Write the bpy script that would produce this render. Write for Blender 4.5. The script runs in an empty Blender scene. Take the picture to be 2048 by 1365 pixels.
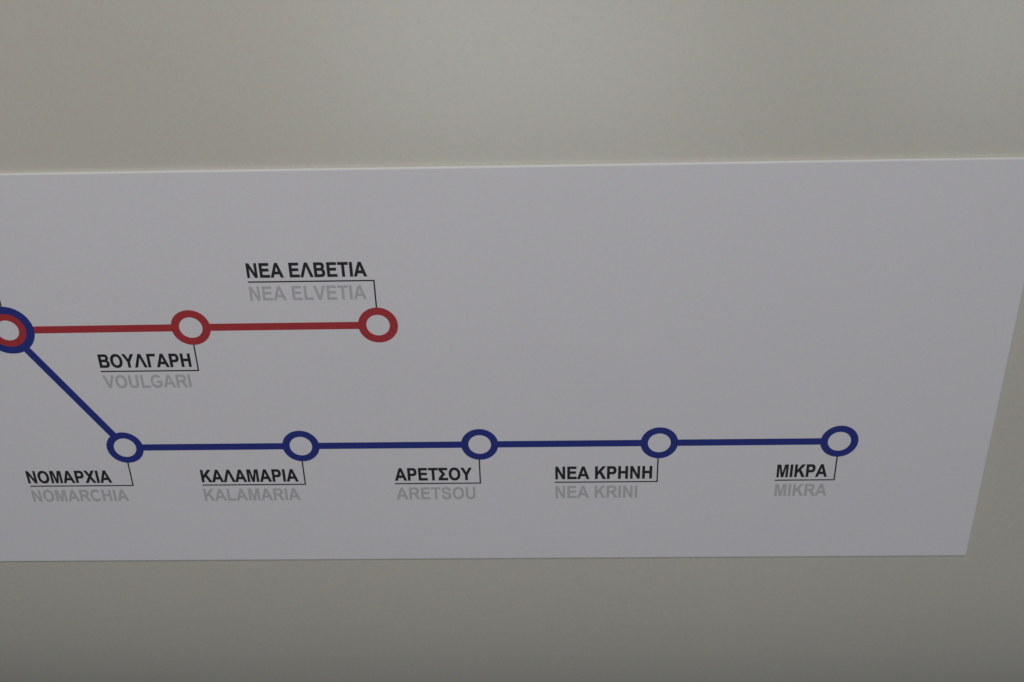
import bpy, bmesh, math, random
from mathutils import Matrix, Vector

scene = bpy.context.scene
C = scene.collection
random.seed(4)

# ------------------------------------------------------------------ scale
# The map is laid out in ring radii ("u"): x to the right, y downwards, measured
# from the point of the wall straight across from the camera.
U = 0.006            # one ring radius = 6 mm
Z0 = 1.90            # height of that point above the floor
THICK = 0.0015       # thickness of the sign's plastic sheet
DIST = 52.055 * U + THICK    # camera to wall


def W(x, y, h=0.0):
    """map coordinates (u, u, metres proud of the wall) -> world"""
    return Vector((x * U, -h, Z0 - y * U))


# ------------------------------------------------------------------ camera
cam_data = bpy.data.cameras.new('camera')
cam = bpy.data.objects.new('camera', cam_data)
C.objects.link(cam)
scene.camera = cam
right = Vector((0.99948049, 0.02504797, 0.02028185))
down = Vector((-0.01158191, 0.86638943, -0.49923463))
fwd = Vector((-0.03007680, 0.49874037, 0.86622943))
tw = lambda v: Vector((v.x, v.z, -v.y))          # map frame -> world axes
r_, u_, b_ = tw(right), -tw(down), -tw(fwd)
M3 = Matrix((r_, u_, b_)).transposed()
cam.matrix_world = Matrix.Translation((0, -DIST, Z0)) @ M3.to_4x4()
cam_data.sensor_width = 36
cam_data.lens = 2363.785 / 2048 * 36
cam_data.clip_start = 0.01
cam_data.clip_end = 50
cam_data.dof.use_dof = True
cam_data.dof.focus_distance = 0.36
cam_data.dof.aperture_fstop = 22

# ------------------------------------------------------------------ world
world = bpy.data.worlds.new('World')
scene.world = world
world.use_nodes = True
wb = world.node_tree.nodes['Background']
wb.inputs[0].default_value = (0.95, 0.97, 1.0, 1)
wb.inputs[1].default_value = 0.05


# ------------------------------------------------------------------ lamps
def area(name, loc, target, sx, sy, power, col):
    d = bpy.data.lights.new(name, 'AREA')
    d.shape = 'RECTANGLE'
    d.size, d.size_y = sx, sy
    d.energy = power
    d.color = col
    o = bpy.data.objects.new(name, d)
    C.objects.link(o)
    o.location = loc
    o.rotation_euler = (Vector(target) - Vector(loc)).to_track_quat('-Z', 'Y').to_euler()
    return o


area('ceiling_strip_lamp', (-0.085, -0.50, Z0 + 0.30), (-0.085, -0.08, Z0 - 0.3), 0.30, 0.08, 1.54, (1.0, 0.98, 0.95))
area('window_light', (0.03, -1.60, Z0 - 0.09), (0.03, 0, Z0 - 0.09), 0.74, 0.50, 4.2, (0.87, 0.94, 1.0))
area('window_light', (1.12, -1.60, Z0 - 0.08), (1.12, 0, Z0 - 0.08), 0.36, 0.44, 2.8, (0.87, 0.94, 1.0))

vs = scene.view_settings
vs.view_transform = 'Standard'
vs.look = 'None'
vs.exposure = 0
vs.gamma = 1
vs.use_curve_mapping = False


# ------------------------------------------------------------------ materials
def material(name, col, rough, spec=0.5, grain=0.0, grain_scale=2500, mottle=0.0, mottle_scale=18,
             bump=0.0, bump_scale=1500, specks=0.0, hue=0.0, hue_scale=700):
    m = bpy.data.materials.new(name)
    m.use_nodes = True
    nt = m.node_tree
    b = nt.nodes['Principled BSDF']
    b.inputs['Roughness'].default_value = rough
    b.inputs['Specular IOR Level'].default_value = spec
    tc = nt.nodes.new('ShaderNodeTexCoord')

    def noise(scale, detail=2.0, rgh=0.5):
        n = nt.nodes.new('ShaderNodeTexNoise')
        n.inputs['Scale'].default_value = scale
        n.inputs['Detail'].default_value = detail
        n.inputs['Roughness'].default_value = rgh
        nt.links.new(tc.outputs['Object'], n.inputs['Vector'])
        return n

    def mathn(op, a, bb):
        n = nt.nodes.new('ShaderNodeMath')
        n.operation = op
        for i, v in enumerate((a, bb)):
            if isinstance(v, (int, float)):
                n.inputs[i].default_value = v
            else:
                nt.links.new(v, n.inputs[i])
        return n.outputs[0]

    val = None
    for amp, sc, det in ((grain, grain_scale, 2), (mottle, mottle_scale, 4)):
        if amp:
            n = noise(sc, det, 0.6)
            t = mathn('MULTIPLY', mathn('SUBTRACT', n.outputs[0], 0.5), 2 * amp)
            val = t if val is None else mathn('ADD', val, t)
    if val is not None:
        fac = mathn('ADD', val, 1.0)
        if specks:
            v = nt.nodes.new('ShaderNodeTexVoronoi')
            v.inputs['Scale'].default_value = 55
            nt.links.new(tc.outputs['Object'], v.inputs['Vector'])
            r = nt.nodes.new('ShaderNodeMapRange')
            r.inputs['From Min'].default_value = 0.012
            r.inputs['From Max'].default_value = 0.03
            r.inputs['To Min'].default_value = 1 - specks
            r.inputs['To Max'].default_value = 1
            nt.links.new(v.outputs['Distance'], r.inputs['Value'])
            fac = mathn('MULTIPLY', fac, r.outputs[0])
        mix = nt.nodes.new('ShaderNodeVectorMath')
        mix.operation = 'SCALE'
        mix.inputs[0].default_value = col
        if hue:
            hn = noise(hue_scale, 2, 0.6)
            h1 = nt.nodes.new('ShaderNodeVectorMath')
            h1.operation = 'MULTIPLY_ADD'
            nt.links.new(hn.outputs[1], h1.inputs[0])
            h1.inputs[1].default_value = (2 * hue,) * 3
            h1.inputs[2].default_value = (1 - hue,) * 3
            h2 = nt.nodes.new('ShaderNodeVectorMath')
            h2.operation = 'MULTIPLY'
            h2.inputs[0].default_value = col
            nt.links.new(h1.outputs[0], h2.inputs[1])
            nt.links.new(h2.outputs[0], mix.inputs[0])
        nt.links.new(fac, mix.inputs['Scale'])
        nt.links.new(mix.outputs[0], b.inputs['Base Color'])
    else:
        b.inputs['Base Color'].default_value = (*col, 1)
    if bump:
        n = noise(bump_scale, 3)
        bp = nt.nodes.new('ShaderNodeBump')
        bp.inputs['Strength'].default_value = bump
        bp.inputs['Distance'].default_value = 0.0002
        nt.links.new(n.outputs[0], bp.inputs['Height'])
        nt.links.new(bp.outputs[0], b.inputs['Normal'])
    return m


M_wall = material('beige_satin_paint', (0.572, 0.538, 0.472), 0.31, 0.5, grain=0.05, grain_scale=2200,
                  mottle=0.03, mottle_scale=14, bump=0.10, bump_scale=900, hue=0.075)
M_sheet = material('white_plastic', (0.735, 0.702, 0.728), 0.34, 0.5, grain=0.04, grain_scale=2400,
                   mottle=0.02, mottle_scale=22, bump=0.05, bump_scale=1200, specks=0.10, hue=0.03)
M_edge = material('cut_white_plastic', (0.90, 0.89, 0.85), 0.5, 0.4, grain=0.03, grain_scale=1500)
M_red = material('red_ink', (0.41, 0.038, 0.045), 0.42, 0.35, grain=0.08, grain_scale=2200, mottle=0.06, mottle_scale=120)
M_blue = material('blue_ink', (0.023, 0.035, 0.225), 0.42, 0.35, grain=0.08, grain_scale=2200, mottle=0.06, mottle_scale=120)
M_black = material('black_ink', (0.022, 0.022, 0.026), 0.42, 0.35, grain=0.10, grain_scale=2200)
M_grey = material('grey_ink', (0.475, 0.465, 0.475), 0.42, 0.35, grain=0.06, grain_scale=2200, mottle=0.05, mottle_scale=260)


# ------------------------------------------------------------------ helpers
def link(name, me, mat, parent=None):
    o = bpy.data.objects.new(name, me)
    C.objects.link(o)
    if mat and not me.materials:
        me.materials.append(mat)
    if parent:
        o.parent = parent
    return o


def box(name, lo, hi, mat, parent=None, bevel=0.0):
    bm = bmesh.new()
    bmesh.ops.create_cube(bm, size=1)
    for v in bm.verts:
        v.co = Vector([lo[i] + (v.co[i] + 0.5) * (hi[i] - lo[i]) for i in range(3)])
    if bevel:
        bmesh.ops.bevel(bm, geom=list(bm.edges), offset=bevel, segments=3, affect='EDGES', profile=0.5)
    me = bpy.data.meshes.new(name)
    bm.to_mesh(me)
    bm.free()
    return link(name, me, mat, parent)


def film(name, loops_list, level, mat, parent, label=None):
    """thin printed film on the sheet: loops in map units, holes included.
    level 0, 1, 2 ... = which ink layer, each 0.03 mm proud of the one below"""
    cu = bpy.data.curves.new(name, 'CURVE')
    cu.dimensions = '2D'
    cu.fill_mode = 'BOTH'
    cu.extrude = 0.000012
    ox = loops_list[0][0][0]
    oy = loops_list[0][0][1]
    for lp in loops_list:
        sp = cu.splines.new('POLY')
        sp.points.add(len(lp) - 1)
        for p, (x, y) in zip(sp.points, lp):
            p.co = ((x - ox) * U, -(y - oy) * U, 0, 1)
        sp.use_cyclic_u = True
    tmp = bpy.data.objects.new('tmp', cu)
    C.objects.link(tmp)
    dg = bpy.context.evaluated_depsgraph_get()
    me = bpy.data.meshes.new_from_object(tmp.evaluated_get(dg))
    bpy.data.objects.remove(tmp)
    bpy.data.curves.remove(cu)
    me.name = name
    me.materials.clear()
    o = link(name, me, mat, parent)
    h = THICK + 0.00001 + 0.00003 * level
    o.location = W(ox, oy, h) - parent.location
    o.rotation_euler = (math.radians(90), 0, 0)
    if label:
        o['label'] = label
    return o


def circle(cx, cy, r, n=72):
    return [(cx + r * math.cos(2 * math.pi * i / n), cy + r * math.sin(2 * math.pi * i / n)) for i in range(n)]


def bar(x0, y0, x1, y1, w):
    dx, dy = x1 - x0, y1 - y0
    l = math.hypot(dx, dy)
    nx, ny = -dy / l * w / 2, dx / l * w / 2
    return [(x0 + nx, y0 + ny), (x1 + nx, y1 + ny), (x1 - nx, y1 - ny), (x0 - nx, y0 - ny)]


# ------------------------------------------------------------------ glyphs
# bold grotesque capitals, 1000 units to the em, cap height 716
def arc(cx, cy, rx, ry, a0, a1, n=14, e=2.2):
    out = []
    for i in range(n + 1):
        a = math.radians(a0 + (a1 - a0) * i / n)
        c, s = math.cos(a), math.sin(a)
        out.append((cx + rx * math.copysign(abs(c) ** (2 / e), c), cy + ry * math.copysign(abs(s) ** (2 / e), s)))
    return out


def stroke(pts, ws):
    """outline of a centre line with a width at every point"""
    L_, R_ = [], []
    n = len(pts)
    for i in range(n):
        a, b = pts[max(i - 1, 0)], pts[min(i + 1, n - 1)]
        dx, dy = b[0] - a[0], b[1] - a[1]
        l = math.hypot(dx, dy) or 1
        w = ws(i / (n - 1)) / 2
        L_.append((pts[i][0] - dy / l * w, pts[i][1] + dx / l * w))
        R_.append((pts[i][0] + dy / l * w, pts[i][1] - dx / l * w))
    return L_ + R_[::-1]


def spline(ctrl, n=8):
    out = []
    p = [ctrl[0]] + ctrl + [ctrl[-1]]
    for i in range(1, len(p) - 2):
        for k in range(n):
            t = k / n
            out.append(tuple(0.5 * (2 * p[i][j] + (p[i + 1][j] - p[i - 1][j]) * t +
                             (2 * p[i - 1][j] - 5 * p[i][j] + 4 * p[i + 1][j] - p[i + 2][j]) * t * t +
                             (3 * p[i][j] - p[i - 1][j] - 3 * p[i + 1][j] + p[i + 2][j]) * t ** 3) for j in (0, 1)))
    out.append(ctrl[-1])
    return out


G = {}
G['A'] = (722, [[(0, 0), (279, 716), (432, 716), (718, 0), (561, 0), (498, 163), (212, 163), (153, 0)],
                [(257, 284), (354, 549), (452, 284)]])
G['Λ'] = (722, [[(0, 0), (279, 716), (432, 716), (718, 0), (561, 0), (354, 545), (153, 0)]])
G['N'] = (722, [[(74, 0), (74, 716), (215, 716), (508, 238), (508, 716), (642, 716), (642, 0), (497, 0), (208, 467), (208, 0)]])
G['E'] = (667, [[(73, 0), (73, 716), (604, 716), (604, 595), (218, 595), (218, 436), (577, 436), (577, 315), (218, 315),
                 (218, 121), (618, 121), (618, 0)]])
G['T'] = (611, [[(234, 0), (234, 595), (21, 595), (21, 716), (591, 716), (591, 595), (378, 595), (378, 0)]])
G['I'] = (278, [[(68, 0), (68, 716), (213, 716), (213, 0)]])
G['H'] = (722, [[(73, 0), (73, 716), (218, 716), (218, 434), (502, 434), (502, 716), (646, 716), (646, 0), (502, 0),
                 (502, 313), (218, 313), (218, 0)]])
G['K'] = (722, [[(75, 0), (75, 716), (219, 716), (219, 398), (511, 716), (706, 716), (436, 437), (720, 0), (533, 0),
                 (337, 335), (219, 216), (219, 0)]])
G['M'] = (833, [[(71, 0), (71, 716), (287, 716), (417, 228), (546, 716), (762, 716), (762, 0), (628, 0), (628, 564),
                 (486, 0), (347, 0), (205, 564), (205, 0)]])
G['L'] = (611, [[(77, 0), (77, 716), (221, 716), (221, 121), (580, 121), (580, 0)]])
G['Γ'] = (593, [[(73, 0), (73, 716), (560, 716), (560, 595), (218, 595), (218, 0)]])
G['V'] = (667, [[(255, 0), (-1, 716), (156, 716), (338, 186), (513, 716), (667, 716), (410, 0)]])
G['X'] = (667, [[(0, 0), (245, 374), (23, 716), (193, 716), (336, 486), (477, 716), (645, 716), (422, 369), (667, 0),
                 (492, 0), (333, 249), (173, 0)]])
G['Y'] = (667, [[(261, 0), (261, 301), (-1, 716), (168, 716), (337, 433), (502, 716), (668, 716), (405, 300), (405, 0)]])
G['Σ'] = (620, [[(28, 0), (28, 118), (252, 362), (34, 600), (34, 716), (572, 716), (572, 595), (222, 595), (425, 372),
                 (425, 350), (215, 121), (590, 121), (590, 0)]])
G['O'] = (778, [arc(389, 358, 346, 370, 0, 360, 48)[:-1], arc(389, 358, 198, 246, 0, 360, 48)[:-1]])
G['P'] = (667, [[(73, 0), (73, 716), (330, 716)] + arc(395, 491, 223, 225, 90, -90, 20, 2.3) + [(330, 266), (218, 266), (218, 0)],
                [(218, 595), (300, 595)] + arc(365, 491, 104, 104, 90, -90, 12, 2.3) + [(300, 387), (218, 387)]])
G['R'] = (722, [[(73, 0), (73, 716), (360, 716)] + arc(440, 512, 226, 204, 90, -70, 18, 2.3) +
                [(505, 318), (552, 275), (596, 215), (722, 0), (550, 0), (445, 162), (392, 240), (352, 280), (300, 298),
                 (218, 299), (218, 0)],
                [(218, 595), (360, 595)] + arc(412, 505, 106, 90, 90, -90, 12, 2.3) + [(360, 415), (218, 415)]])
G['B'] = (722, [[(73, 0), (73, 716), (360, 716)] + arc(445, 540, 196, 176, 90, -52, 14, 2.3) + [(552, 388)] +
                arc(440, 205, 232, 205, 55, -90, 16, 2.3) + [(340, 0)],
                [(218, 597), (340, 597)] + arc(408, 516, 88, 81, 90, -90, 12, 2.3) + [(340, 435), (218, 435)],
                [(218, 317), (350, 317)] + arc(420, 219, 102, 98, 90, -90, 12, 2.3) + [(350, 121), (218, 121)]])
G['U'] = (722, [[(72, 716), (217, 716), (217, 300)] + arc(361, 260, 144, 146, 180, 360, 18, 2.4)[1:-1] +
                [(505, 300), (505, 716), (650, 716), (650, 290)] + arc(361, 270, 289, 282, 0, -180, 26, 2.4)[1:-1] + [(72, 290)]])
_c = arc(382, 358, 270, 306, 40, 322, 34, 2.15)
G['C'] = (722, [stroke(_c, lambda t: 144 - 16 * math.cos(4 * math.pi * t))])
_g = arc(396, 358, 278, 306, 42, 300, 32, 2.15)
_go = stroke(_g, lambda t: 140 - 12 * math.cos(4 * math.pi * t))
_n = len(_go) // 2
G['G'] = (778, [_go[:_n] + [(572, 176), (572, 262), (404, 262), (404, 382), (718, 382), (718, 96), (640, 36)] + _go[_n:]])
_s1 = spline([(36, 233), (60, 125), (130, 40), (220, -2), (334, -12), (455, -2), (555, 45), (612, 120), (626, 208), (600, 300),
              (520, 370), (400, 412), (290, 442), (215, 476), (194, 518), (212, 566), (258, 598), (322, 608), (390, 596), (440, 560), (462, 503)], 4)
_s2 = spline([(607, 511), (582, 612), (520, 682), (430, 720), (319, 728), (215, 716), (120, 668), (66, 590), (54, 510), (78, 425),
              (150, 360), (285, 314), (390, 286), (458, 252), (480, 203), (455, 145), (405, 117), (336, 110), (262, 120), (205, 160), (177, 247)], 4)
G['S'] = (667, [_s1 + _s2])
for gk, lk in zip('ΑΒΕΗΙΚΜΝΟΡΤΥΧ', 'ABEHIKMNOPTYX'):
    G[gk] = G[lk]


def swell(loops, d):
    """move every outline outward by d (holes inward), mitred"""
    out = []
    for k, lp in enumerate(loops):
        n = len(lp)
        area2 = sum(lp[i][0] * lp[(i + 1) % n][1] - lp[(i + 1) % n][0] * lp[i][1] for i in range(n))
        sgn = (1 if area2 > 0 else -1) * (1 if k == 0 else -1)
        new = []
        for i in range(n):
            a, b, c = lp[i - 1], lp[i], lp[(i + 1) % n]
            u = (b[0] - a[0], b[1] - a[1])
            v = (c[0] - b[0], c[1] - b[1])
            lu, lv = math.hypot(*u) or 1, math.hypot(*v) or 1
            n1 = (u[1] / lu * sgn, -u[0] / lu * sgn)
            n2 = (v[1] / lv * sgn, -v[0] / lv * sgn)
            m = (n1[0] + n2[0], n1[1] + n2[1])
            k2 = max(m[0] * m[0] + m[1] * m[1], 0.7)
            new.append((b[0] + m[0] * 2 * d / k2, b[1] + m[1] * 2 * d / k2))
        out.append(new)
    return out


def word(name, text, x0, x1, base, cap, mat, parent, label, level=0, tweak=None, bold=0):
    pen, pieces, lo, hi = 0, [], None, None
    for i, ch in enumerate(text):
        if ch == ' ':
            pen += 278
            continue
        adv, loops = G[ch]
        loops = swell(loops, bold) if bold else loops
        pen += (tweak or {}).get(i, 0)
        pts = [[(pen + x, y) for x, y in lp] for lp in loops]
        xs = [p[0] for lp in pts for p in lp]
        lo = min(xs) if lo is None else min(lo, min(xs))
        hi = max(xs) if hi is None else max(hi, max(xs))
        pieces += pts
        pen += adv
    sx = (x1 - x0) / (hi - lo)
    sy = cap / 716
    loops = [[(x0 + (x - lo) * sx, base - y * sy) for x, y in lp] for lp in pieces]
    return film(name, loops, level, mat, parent, label)


# ------------------------------------------------------------------ the wall
def wall_profile():
    """flat behind the sign, with a made-up gentle roll back below it to darken the wall; (y, z) from top to bottom"""
    pts = [(0.0, 2.75), (0.0, Z0 - 45.5 * U)]
    zb, yb, ang = Z0 - 45.5 * U, 0.0, 0.0
    for i in range(40):
        ang = min(ang + math.radians(WALL_ROLL), math.radians(40))
        st = 0.005
        yb += st * math.sin(ang)
        zb -= st * math.cos(ang)
        pts.append((yb, zb))
    pts.append((yb + 0.4 * math.sin(ang), zb - 0.4 * math.cos(ang)))
    return pts


WALL_ROLL = 1.5  # added curve, shapes the wall so it darkens below the sign
prof = wall_profile()
bm = bmesh.new()
rows = []
for (y, z) in prof:
    rows.append([bm.verts.new((x, y, z)) for x in (-1.6, 1.6)])
back_ = [[bm.verts.new((x, y + 0.03, z)) for x in (-1.6, 1.6)] for (y, z) in prof]
for i in range(len(rows) - 1):
    f = bm.faces.new((rows[i][0], rows[i + 1][0], rows[i + 1][1], rows[i][1]))
    f.smooth = True
    bm.faces.new((back_[i][1], back_[i + 1][1], back_[i + 1][0], back_[i][0]))
    for k, (p, q) in enumerate(((rows, back_), (back_, rows))):
        bm.faces.new((p[i][k], q[i][k], q[i + 1][k], p[i + 1][k]))
bm.faces.new((rows[0][1], back_[0][1], back_[0][0], rows[0][0]))
bm.faces.new((rows[-1][0], back_[-1][0], back_[-1][1], rows[-1][1]))
bmesh.ops.recalc_face_normals(bm, faces=list(bm.faces))
wme = bpy.data.meshes.new('wall')
bm.to_mesh(wme)
bm.free()
wall = link('wall', wme, M_wall)
wall['kind'] = 'structure'
wall['label'] = 'smooth beige painted wall panel behind the map sign'

# ------------------------------------------------------------------ the map sign
SX0, SX1, SY0, SY1 = -66.0, 23.41, 20.50, 44.285
sign = bpy.data.objects.new('route_map_sign', None)
C.objects.link(sign)
sign.empty_display_size = 0.05
sign.location = W((SX0 + SX1) / 2, SY1, 0)
sign['label'] = 'white metro route map sign with red and blue lines fixed to the beige wall'
sign['category'] = 'sign'

p0, p1 = W(SX0, SY1, 0.0), W(SX1, SY0, THICK)
sh = box('sheet', (p0.x, p1.y, p0.z), (p1.x, 0.002, p1.z), M_sheet, None, bevel=0.0006)
sh.data.materials.append(M_edge)
for f in sh.data.polygons:
    if f.normal.y > -0.95:
        f.material_index = 1
sh.parent = sign
sh.matrix_parent_inverse = Matrix.Translation(-sign.location)
sh['label'] = 'white plastic sheet with cut edges'

RY, BY = 28.97, 36.345
XI, XV, XE = -27.57, -18.12, -8.56
BX = [-22.90, -13.335, -3.70, 5.895, 15.425]
LW = 0.412
RI, RO = 0.605, 1.0

# routes (first ink layer)
film('route_line', [bar(XV + 0.8, RY - 0.005, XE - 0.8, RY - 0.015, LW)], 0, M_red, sign, 'red line between the two red rings')
film('route_line', [bar(XI + 1.2, RY + 0.025, XV - 0.8, RY - 0.002, LW)], 0, M_red, sign, 'red line leaving the double ring')
film('route_line', [bar(SX0 + 3, RY + 0.06, XI - 1.2, RY + 0.025, LW)], 0, M_red, sign, 'red line arriving at the double ring')
film('route_line', [bar(XI + 0.62, RY + 1.0, BX[0] - 0.40, BY - 0.70, LW)], 0, M_blue, sign, 'slanting blue line leaving the double ring')
for a, b, w_ in zip(BX, BX[1:], ('first and second', 'second and third', 'third and fourth', 'fourth and last')):
    film('route_line', [bar(a + 0.8, BY, b - 0.8, BY, LW)], 0, M_blue, sign, 'blue line between the %s blue rings' % w_)

# leaders: one L-shaped hairline per station
T_ = 0.075


def leader(cx, cy, uy, x0, label):
    d = 1 if uy > cy else -1
    h = T_ / 2
    ys = cy + d * (RO - 0.05)
    film('leader_line', [[(cx - h, ys), (cx + h, ys), (cx + h, uy + d * h), (x0, uy + d * h), (x0, uy - d * h), (cx - h, uy - d * h)]],
         0, M_black, sign, label)


leader(XE, RY, 26.42, -14.85, 'thin black leader under the upper Greek name')
leader(XV - 0.01, RY, 31.517, -23.26, 'thin black leader below the middle red ring')
BU = [38.882, 38.896, 38.906, 38.896, 38.874]
BL = [-28.68, -19.07, -8.45, 0.30, 12.22]
for cx, uy, x0, dx, nth in zip(BX, BU, BL, (-0.035, -0.045, -0.06, -0.03, -0.005), ('first', 'second', 'third', 'fourth', 'last')):
    leader(cx + dx, BY, uy, x0, 'thin black leader below the %s blue ring' % nth)
film('leader_line', [bar(XI + 0.005, RY - 1.30, XI + 0.005, RY - 6.0, T_)], 0, M_black, sign, 'thin black leader above the double ring')

# station rings (second ink layer)
for x, y, n in ((XV, RY - 0.003, 'middle'), (XE, RY - 0.017, 'end')):
    film('station_ring', [circle(x, y, RO * 1.011), circle(x, y, RI * 0.985)], 1, M_red, sign, 'red station ring, %s of the red line' % n)
for x, n in zip(BX, ('first', 'second', 'third', 'fourth', 'last')):
    film('station_ring', [circle(x, BY, RO), circle(x, BY, RI)], 1, M_blue, sign, '%s blue station ring after the slanting line' % n)
film('interchange_ring', [circle(XI, RY + 0.03, 1.375), circle(XI, RY + 0.03, 0.955)], 1, M_blue, sign, 'blue outer ring of the double station ring')
film('interchange_ring', [circle(XI, RY + 0.03, 0.957), circle(XI, RY + 0.03, 0.585)], 2, M_red, sign, 'red inner ring of the double station ring')

# names
CAP = 0.815
GREEK = [('ΝΕΑ ΕΛΒΕΤΙΑ', -14.838, -8.864, 26.18, 0.785), ('ΒΟΥΛΓΑΡΗ', -23.245, -18.435, 31.286, 0.79),
         ('ΝΟΜΑΡΧΙΑ', -28.73, -24.04, 38.672, 0.807), ('ΚΑΛΑΜΑΡΙΑ', -19.07, -13.716, 38.692, CAP),
         ('ΑΡΕΤΣΟΥ', -8.431, -4.184, 38.69, CAP), ('ΝΕΑ ΚΡΗΝΗ', 0.335, 5.581, 38.684, 0.822),
         ('ΜΙΚΡΑ', 12.29, 15.014, 38.661, CAP)]
LATIN = [('NEA ELVETIA', -14.851, -8.992, 27.462, 0.79), ('VOULGARI', -23.24, -18.63, 32.537, 0.78),
         ('NOMARCHIA', -28.715, -23.332, 39.943, 0.79), ('KALAMARIA', -19.09, -13.75, 39.972, 0.813),
         ('ARETSOU', -8.43, -4.053, 39.984, 0.81), ('NEA KRINI', 0.34, 4.815, 39.967, 0.812),
         ('MIKRA', 12.292, 15.112, 39.942, 0.805)]
for t, a, b, y, c in GREEK:
    word('station_name', t, a, b, y, c, M_black, sign, 'bold black Greek lettering reading ' + t, bold=14)
for t, a, b, y, c in LATIN:
    word('station_name', t, a, b, y, c, M_grey, sign, 'bold grey Latin lettering reading ' + t, bold=5)
